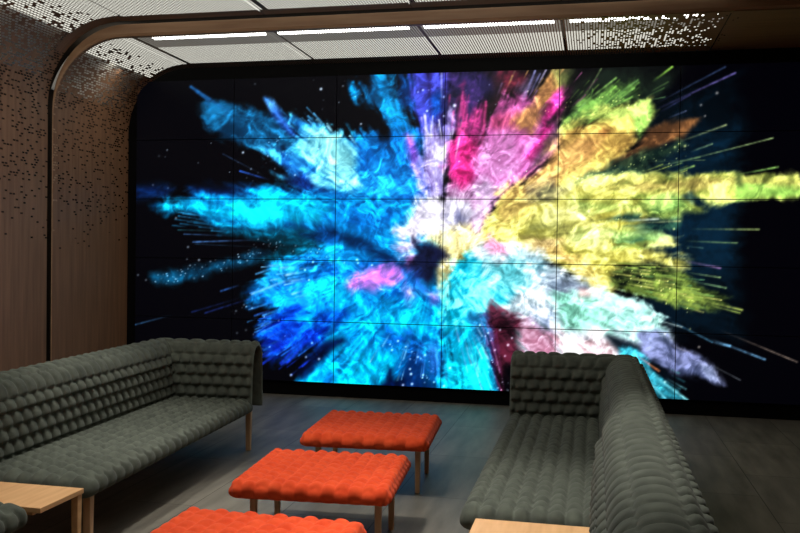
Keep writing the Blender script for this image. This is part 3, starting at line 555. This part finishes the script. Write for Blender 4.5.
def to_picture(P):
    D = P-np.array(CAM); z = D @ np.array(F_)
    return 400+FPX*(D @ np.array(R_))/z, 266.5-FPX*(D @ np.array(U_))/z
def screen_mat():
    mt, nt, b, o = new_mat('display picture')
    at = N(nt, 'ShaderNodeAttribute', attribute_name='picture')
    b.inputs['Base Color'].default_value = (.004, .004, .005, 1); b.inputs['Roughness'].default_value = .38
    b.inputs['Specular IOR Level'].default_value = .10
    nt.links.new(at.outputs['Color'], b.inputs['Emission Color']); b.inputs['Emission Strength'].default_value = 1.05
    return mt
SCREEN = screen_mat(); BEZEL = plain('display bezel', (.006, .006, .007, 1), .4, .3)
wall = empty('video_wall', (NX*PWID/2, 0, ZB))
tag(wall, 'large video wall of thirty panels showing a burst of coloured powder on black', 'video wall')
GX, GZ, GAP = 116, 68, .0038
for c in range(NX):
    for r in range(NY):
        x0, x1 = c*PWID+GAP, (c+1)*PWID-GAP; z1, z0 = ZT-r*PHGT-GAP, ZT-(r+1)*PHGT+GAP
        gx, gz = np.meshgrid(np.linspace(x0, x1, GX), np.linspace(z0, z1, GZ))
        PX, PY = to_picture(np.stack([gx, gx*0, gz], -1)); RGB = paint(PX, PY)
        n = GX*GZ; V = np.stack([gx-wall.location.x, gx*0, gz-ZB], -1).reshape(-1, 3)
        a, b = x0-wall.location.x, x1-wall.location.x; e = .045
        corner = [(a, e, z0-ZB), (b, e, z0-ZB), (b, e, z1-ZB), (a, e, z1-ZB)]
        ids = np.arange(n).reshape(GZ, GX)
        F = np.stack([ids[:-1, :-1], ids[:-1, 1:], ids[1:, 1:], ids[1:, :-1]], -1).reshape(-1, 4).tolist(); nf = len(F)
        p0, p1, p2, p3 = n, n+1, n+2, n+3
        F += [ids[0, ::-1].tolist()+[p0, p1], ids[:, -1][::-1].tolist()+[p1, p2], ids[-1, :].tolist()+[p2, p3], ids[:, 0].tolist()+[p3, p0], [p3, p2, p1, p0]]
        o = finish('display_panel', V.tolist()+corner, F, SCREEN, wall)
        o.data.materials.append(BEZEL)
        for q in range(nf, len(F)): o.data.polygons[q].material_index = 1
        at = o.data.attributes.new('picture', 'FLOAT_COLOR', 'POINT')
        rgba = np.ones((n+4, 4)); rgba[:n, :3] = RGB.reshape(-1, 3); rgba[n:, :3] = 0
        at.data.foreach_set('color', rgba.ravel())
box('mounting_frame', (-NX*PWID/2, .045, 0), (NX*PWID/2, .054, NY*PHGT), BEZEL, wall)

# ------------------------------------------------------------------ quilted upholstery
CS, CT = .080, .096                      # stitch pitch across and along the cloth
def quilt(u, v, amp, su=CS, sv=CT, skew=1.0, edges=None, ks=1.0, kt=1.0):
    """height of the puffs: columns of pitch su (or between the given edges), each shifted half a pitch against the next"""
    if edges is None:
        c = np.floor(u/su); q = u/su-c
    else:
        e = np.array(edges); c = np.clip(np.searchsorted(e, u, 'right')-1, 0, len(e)-2); q = np.clip((u-e[c])/(e[c+1]-e[c]), 0, 1)
    s = q**skew*2-1
    t = v/sv+.5*(c % 2)-.15*(1-s*s); t = (t-np.floor(t))*2-1
    top = np.zeros(u.shape) if edges is None else ((c == 5) | (c == 6))*1.0
    ft = np.where(top > 0, (1-np.abs(t)**3.4)**.75, (1-np.abs(t)**2.4)**.72)
    p = .20 if edges is not None else .5
    fs = np.where(q < p, np.clip(q/p, 0, 1)**.55, 1-np.clip((q-p)/(1-p), 0, 1)**1.7)
    if edges is None: fs = (1-np.abs(s)**2.1)**.75
    fs = .06+.94*fs; fs = fs*(1-top)+top*(.55+.45*(1-s**4))
    return amp*(1-.35*top)*(kt*ft+(1-kt)*.9)*(ks*fs+(1-ks)*.9)
def cushion(name, x0, x1, y0, y1, ztop, rad, amp, mat, parent, step=.009, nu=None, nv=None, flip=1, rope=1):
    """a puffed mat whose quilting turns over its edges"""
    wx, wy = x1-x0, y1-y0; ov = rad*2.25
    if nu: su = wx/nu
    else: su = CS
    sv = wy/nv if nv else CT
    us = np.linspace(-ov, wx+ov, int((wx+2*ov)/step)); vs = np.linspace(-ov, wy+ov, int((wy+2*ov)/(step*1.15)))
    U, Vv = np.meshgrid(us, vs, indexing='ij'); r = rad
    def over(a, w):
        lo, hi = r, w-r
        return np.clip(a, lo, hi), np.where(a < lo, a-lo, np.where(a > hi, a-hi, 0))
    cx, ex = over(U, wx); cy, ey = over(Vv, wy)
    L = np.hypot(ex, ey); dx = np.where(L > 1e-9, ex/np.maximum(L, 1e-9), 0); dy = np.where(L > 1e-9, ey/np.maximum(L, 1e-9), 0)
    ang = np.minimum(L/r, 2.75); sa, ca = np.sin(ang), np.cos(ang)
    du = np.minimum(U, wx-U); dv = np.minimum(Vv, wy-Vv)
    h = quilt(U, Vv*flip, amp, su, sv, ks=np.clip((du-.2*r)/(1.2*r), 0, 1), kt=np.clip((dv-.2*r)/(1.2*r), 0, 1)) if rope else quilt(U, Vv*flip, amp, su, sv)
    h = h*np.clip((2.9-ang)/1.0, 0, 1)*(1-.38*np.clip(ang/1.2, 0, 1))
    X = x0+cx+dx*sa*(r+h); Y = y0+cy+dy*sa*(r+h); Z = ztop-r+ca*(r+h)-amp*.6
    ids = np.arange(X.size).reshape(X.shape)
    V = np.stack([X, Y, Z], -1).reshape(-1, 3).tolist()
    F = np.stack([ids[:-1, :-1], ids[1:, :-1], ids[1:, 1:], ids[:-1, 1:]], -1).reshape(-1, 4).tolist()
    ring = ids[:, 0].tolist()+ids[-1, 1:].tolist()+ids[:-1, -1][::-1].tolist()+ids[0, 1:-1][::-1].tolist()
    F.append(ring)
    return finish(name, V, F, mat, parent, True)

PROFILE = [(0.0, .37), (.003, .46), (.008, .59), (.018, .70), (.032, .775), (.058, .828), (.100, .860), (.160, .873), (.220, .858), (.264, .812), (.282, .73), (.288, .60), (.290, .48), (.292, .34)]
def smooth_profile(step):
    P = np.array(PROFILE); d = np.r_[0, np.cumsum(np.hypot(*np.diff(P, axis=0).T))]
    t = np.linspace(0, d[-1], int(d[-1]/step)); x = np.interp(t, d, P[:, 0]); z = np.interp(t, d, P[:, 1])
    k = np.ones(9)/9
    for i in range(2):
        xp = np.r_[2*x[0]-x[4:0:-1], x, 2*x[-1]-x[-2:-6:-1]]; zp = np.r_[2*z[0]-z[4:0:-1], z, 2*z[-1]-z[-2:-6:-1]]
        x = np.convolve(xp, k, 'valid'); z = np.convolve(zp, k, 'valid')
    return t, x, z
def drape(name, a0, a1, mitre0, mitre1, place, mat, parent, amp=.033, lift=0.0, along=CT, across=CS, thick=.034):
    """quilted back thrown over its rail: profile swept from a0 to a1, either end mitred or open.
    place(d, a, z) -> local xyz, d = distance outwards from the seat side"""
    t, px, pz = smooth_profile(.0085); pz = pz+lift
    tx, tz = np.gradient(px), np.gradient(pz); L = np.hypot(tx, tz); nx, nz = -tz/L, tx/L       # outward normal
    av = np.linspace(a0, a1, int(abs(a1-a0)/.0098)); T, A = np.meshgrid(t, av, indexing='ij')
    edges = [-.01]+[across*k-.01 for k in range(1, 6)]; edges += [edges[-1]+.115, edges[-1]+.235]+[edges[-1]+.235+.08*k for k in range(1, 8)]
    h = quilt(T, A, amp, across, along, .74, edges)
    e = np.full(A.shape, 1.0)
    if not mitre0: e = np.minimum(e, (A-a0)/.03)
    if not mitre1: e = np.minimum(e, (a1-A)/.03)
    e = np.clip(e, 0, 1); rnd = np.sqrt(1-(1-e)**2)
    et = np.clip(np.minimum(T, t[-1]-T)/.03, 0, 1)
    out = (h*np.minimum(rnd, et)+thick*.5*(rnd-1))
    D = px[:, None]+nx[:, None]*out; Z = pz[:, None]+nz[:, None]*out
    inn = -thick*.5*(1+rnd)
    Di = px[:, None]+nx[:, None]*inn; Zi = pz[:, None]+nz[:, None]*inn
    def along_(A, D):
        B = A.copy(); w = .35
        if mitre1: k = np.clip((A-(a1-w))/w, 0, 1); B = B+k*D
        if mitre0: k = np.clip(((a0+w)-A)/w, 0, 1); B = B-k*D
        return B
    O = np.stack(place(D, along_(A, D), Z), -1); I = np.stack(place(Di, along_(A, Di), Zi), -1)
    n, mm = A.shape; V = np.concatenate([O.reshape(-1, 3), I.reshape(-1, 3)]); o = np.arange(n*mm).reshape(n, mm); i = o+n*mm
    def q(g): return np.stack([g[:-1, :-1], g[1:, :-1], g[1:, 1:], g[:-1, 1:]], -1).reshape(-1, 4)
    F = [q(o), q(i)[:, ::-1]]
    for s0, s1 in ((o[0], i[0]), (i[-1], o[-1]), (i[:, 0], o[:, 0]), (o[:, -1], i[:, -1])):
        F.append(np.stack([s0[:-1], s0[1:], s1[1:], s1[:-1]], -1))
    ob = finish(name, V.tolist(), np.concatenate(F).tolist(), mat, parent, True)
    import bmesh
    bm = bmesh.new(); bm.from_mesh(ob.data); bmesh.ops.recalc_face_normals(bm, faces=bm.faces); bm.to_mesh(ob.data); bm.free()
    return ob

def leg(parent, x, y, h, s=.045, mat=None, name='leg'):
    return box(name, (x-s/2, y-s/2, 0), (x+s/2, y+s/2, h), mat or BEECH, parent, .004, .004)

def sofa(front, sgn, y_near, y_far, arm_far, label, back_end=None, lift=0.0, bulk=1.0):
    """front: x of the seat front; sgn +1: the back stands on the -x side; y_near/y_far: ends of the seat"""
    w = .67; yc = (y_near+y_far)/2; root = empty('sofa', (front-sgn*w/2, yc, 0))
    tag(root, label, 'sofa'); n, f = y_near-yc, y_far-yc; bn = (back_end-yc) if back_end is not None else None
    xf, xb = sgn*w/2, -sgn*w/2
    xa, xc = sorted((xf, xb+sgn*.012))
    cushion('seat', xa, xc, n, f+.02, .430, .046, .036, GREY, root, flip=1)
    back = lambda D, A, Z: (xb-sgn*((D-.14)*bulk+.14), A, Z)
    if arm_far:
        drape('backrest', n if bn is None else bn, f-.03, False, True, back, GREY, root, lift=lift)
        if sgn > 0: drape('armrest', xb, xf+.01, True, False, lambda D, A, Z: (A, f-.03+D, Z), GREY, root, across=.085, along=.090, lift=lift)
        else: drape('armrest', xf-.01, xb, False, True, lambda D, A, Z: (A, f-.03+D, Z), GREY, root, across=.085, along=.090, lift=lift)
        rail_y = (n+.06, f+.10)
    else:
        drape('backrest', n+.03, f if bn is None else bn, True, False, back, GREY, root, lift=lift)
        if sgn > 0: drape('armrest', xb, xf+.01, True, False, lambda D, A, Z: (A, n+.03-D, Z), GREY, root, across=.085, along=.090, lift=lift)
        else: drape('armrest', xf-.01, xb, False, True, lambda D, A, Z: (A, n+.03-D, Z), GREY, root, across=.085, along=.090, lift=lift)
        rail_y = (n-.10, f-.06)
    ya, yb = rail_y
    x0, x1 = sorted((xf-sgn*.18, xb-sgn*.10))
    box('seat_frame', (x0, ya, .30), (x1, yb, .345), BEECH, root, .004)
    xr0, xr1 = sorted((xb-sgn*.155, xb-sgn*.185))
    e0, e1 = (ya if bn is None or not arm_far else bn+.06), (yb if bn is None or arm_far else bn-.06)
    box('back_rail', (xr0, e0, .335), (xr1, e1, .79+lift), BEECH, root, .004)
    for yy in (ya+.03, yb-.03):
        leg(root, xf-sgn*.045, yy, .335); leg(root, xb-sgn*.17, yy, .335)
    return root
SY = -5.32
far_left = sofa(2.61, 1, -5.27, -2.74, True, 'long charcoal quilted sofa along the left oak wall, its arm at the screen end')
sofa(4.63, -1, -5.25, -2.74, True, 'charcoal quilted sofa on the right with its arm directly in front of the screen', back_end=-5.06)
sofa(2.645, 1, -8.30, -5.74, False, 'charcoal quilted sofa whose seat corner shows over the wooden table at lower left')
sofa(4.590, -1, -8.30, -5.74, False, 'nearest charcoal quilted sofa at lower right, only the top of its back seen', back_end=-5.275, lift=.065, bulk=1.08)

far_left.rotation_euler.z = math.radians(2.6)

def side_table(x0, x1, y0, y1, label):
    cx, cy = (x0+x1)/2, (y0+y1)/2; t = empty('side_table', (cx, cy, 0)); tag(t, label, 'side table')
    a, b = (x1-x0)/2, (y1-y0)/2
    box('tabletop', (-a, -b, .372), (a, b, .398), TABLEWOOD, t, .003)
    box('apron', (-a+.09, -b+.07, .335), (a-.09, b-.07, .372), TABLEWOOD, t, .003)
    for sx in (-1, 1):
        for sy in (-1, 1): leg(t, sx*(a-.026) if sy > 0 else sx*(a-.20), sy*(b-.026), .372, .040, TABLEWOOD)
    return t
side_table(1.98, 2.685, -5.68, -5.315, 'pale wooden side table at the end of the left sofa')
side_table(4.70, 5.235, -5.69, -5.30, 'pale wooden side table at the near end of the right sofa')

def ottoman(x0, x1, y0, y1, label, turn=0):
    cx, cy = (x0+x1)/2, (y0+y1)/2; t = empty('ottoman', (cx, cy, 0)); t.rotation_euler.z = math.radians(turn); tag(t, label, 'ottoman', 'orange quilted ottomans')
    a, b = (x1-x0)/2, (y1-y0)/2
    cushion('seat', -a+.022, a-.022, -b+.02, b-.02, .410, .042, .020, ORANGE, t, .008, 12, 10, 1, 0)
    box('frame', (-a+.15, -b+.15, .30), (a-.15, b-.15, .345), BEECH, t, .004)
    for sx in (-1, 1):
        for sy in (-1, 1): leg(t, sx*(a-.105), sy*(b-.20), .345, .038)
    return t
ottoman(3.265, 4.165, -3.76, -2.82, 'bright orange quilted ottoman nearest the screen, farthest of the three', 4)
ottoman(3.305, 4.205, -5.03, -4.17, 'orange quilted ottoman in the middle of the row of three', 4)
ottoman(3.33, 4.25, -6.40, -5.47, 'orange quilted ottoman at the bottom edge, nearest the camera')

# ------------------------------------------------------------------ light
def spot(x, y, z, tx, ty, tz, e, ang, blend=.6, size=.08, col=(1, .96, .89)):
    l = bpy.data.lights.new('overhead_spot', 'SPOT'); l.energy = e; l.spot_size = math.radians(ang); l.spot_blend = blend; l.shadow_soft_size = size; l.color = col
    o = bpy.data.objects.new('overhead_spot', l); COL.objects.link(o); o.location = (x, y, z)
    o.rotation_euler = (Vector((tx, ty, tz))-Vector((x, y, z))).to_track_quat('-Z', 'Y').to_euler(); return o
def area(x, y, z, sx, sy, e, col=(1, .96, .89), rot=(0, 0, 0)):
    l = bpy.data.lights.new('ceiling_glow', 'AREA'); l.shape = 'RECTANGLE'; l.size = sx; l.size_y = sy; l.energy = e; l.color = col
    o = bpy.data.objects.new('ceiling_glow', l); COL.objects.link(o); o.location = (x, y, z); o.rotation_euler = rot; return o
area(3.4, -8.5, 3.86, 4.6, 2.4, 40)  # unseen fill added behind the camera to lift the walls
area(2.4, -4.4, 3.86, 3.4, 1.4, 55)  # unseen fill added under the ceiling to lift the band and left wall
spot(3.3, -5.0, 3.86, 3.5, -5.0, 0, 420, 62, .8)
spot(2.25, -4.0, 3.86, 2.22, -4.0, 0, 330, 40, .9)
spot(5.1, -5.6, 3.86, 5.2, -5.7, 0, 520, 58, .8)
spot(2.8, -6.6, 3.86, -.1, -2.2, 2.0, 260, 62, .9, .12, (1, .92, .82))  # unseen wash added to brighten the left wall, no known fitting
spot(3.4, -7.2, 3.86, 2.6, -1.4, 3.75, 260, 64, .9, .12, (1, .94, .85))  # unseen wash added to brighten the veneered band, no known fitting
spot(7.0, -6.0, 3.86, 7.0, -5.8, 0, 420, 50, .8)

w = bpy.data.worlds.new('world'); SC.world = w; w.use_nodes = True
w.node_tree.nodes['Background'].inputs[0].default_value = (.5, .45, .4, 1); w.node_tree.nodes['Background'].inputs[1].default_value = .02
SC.view_settings.view_transform = 'Standard'; SC.view_settings.look = 'None'; SC.view_settings.exposure = 0; SC.view_settings.gamma = 1
SC.view_settings.use_curve_mapping = False
SC.cycles.use_denoising = True; SC.cycles.max_bounces = 8; SC.cycles.transparent_max_bounces = 12; SC.cycles.sample_clamp_indirect = 4.0
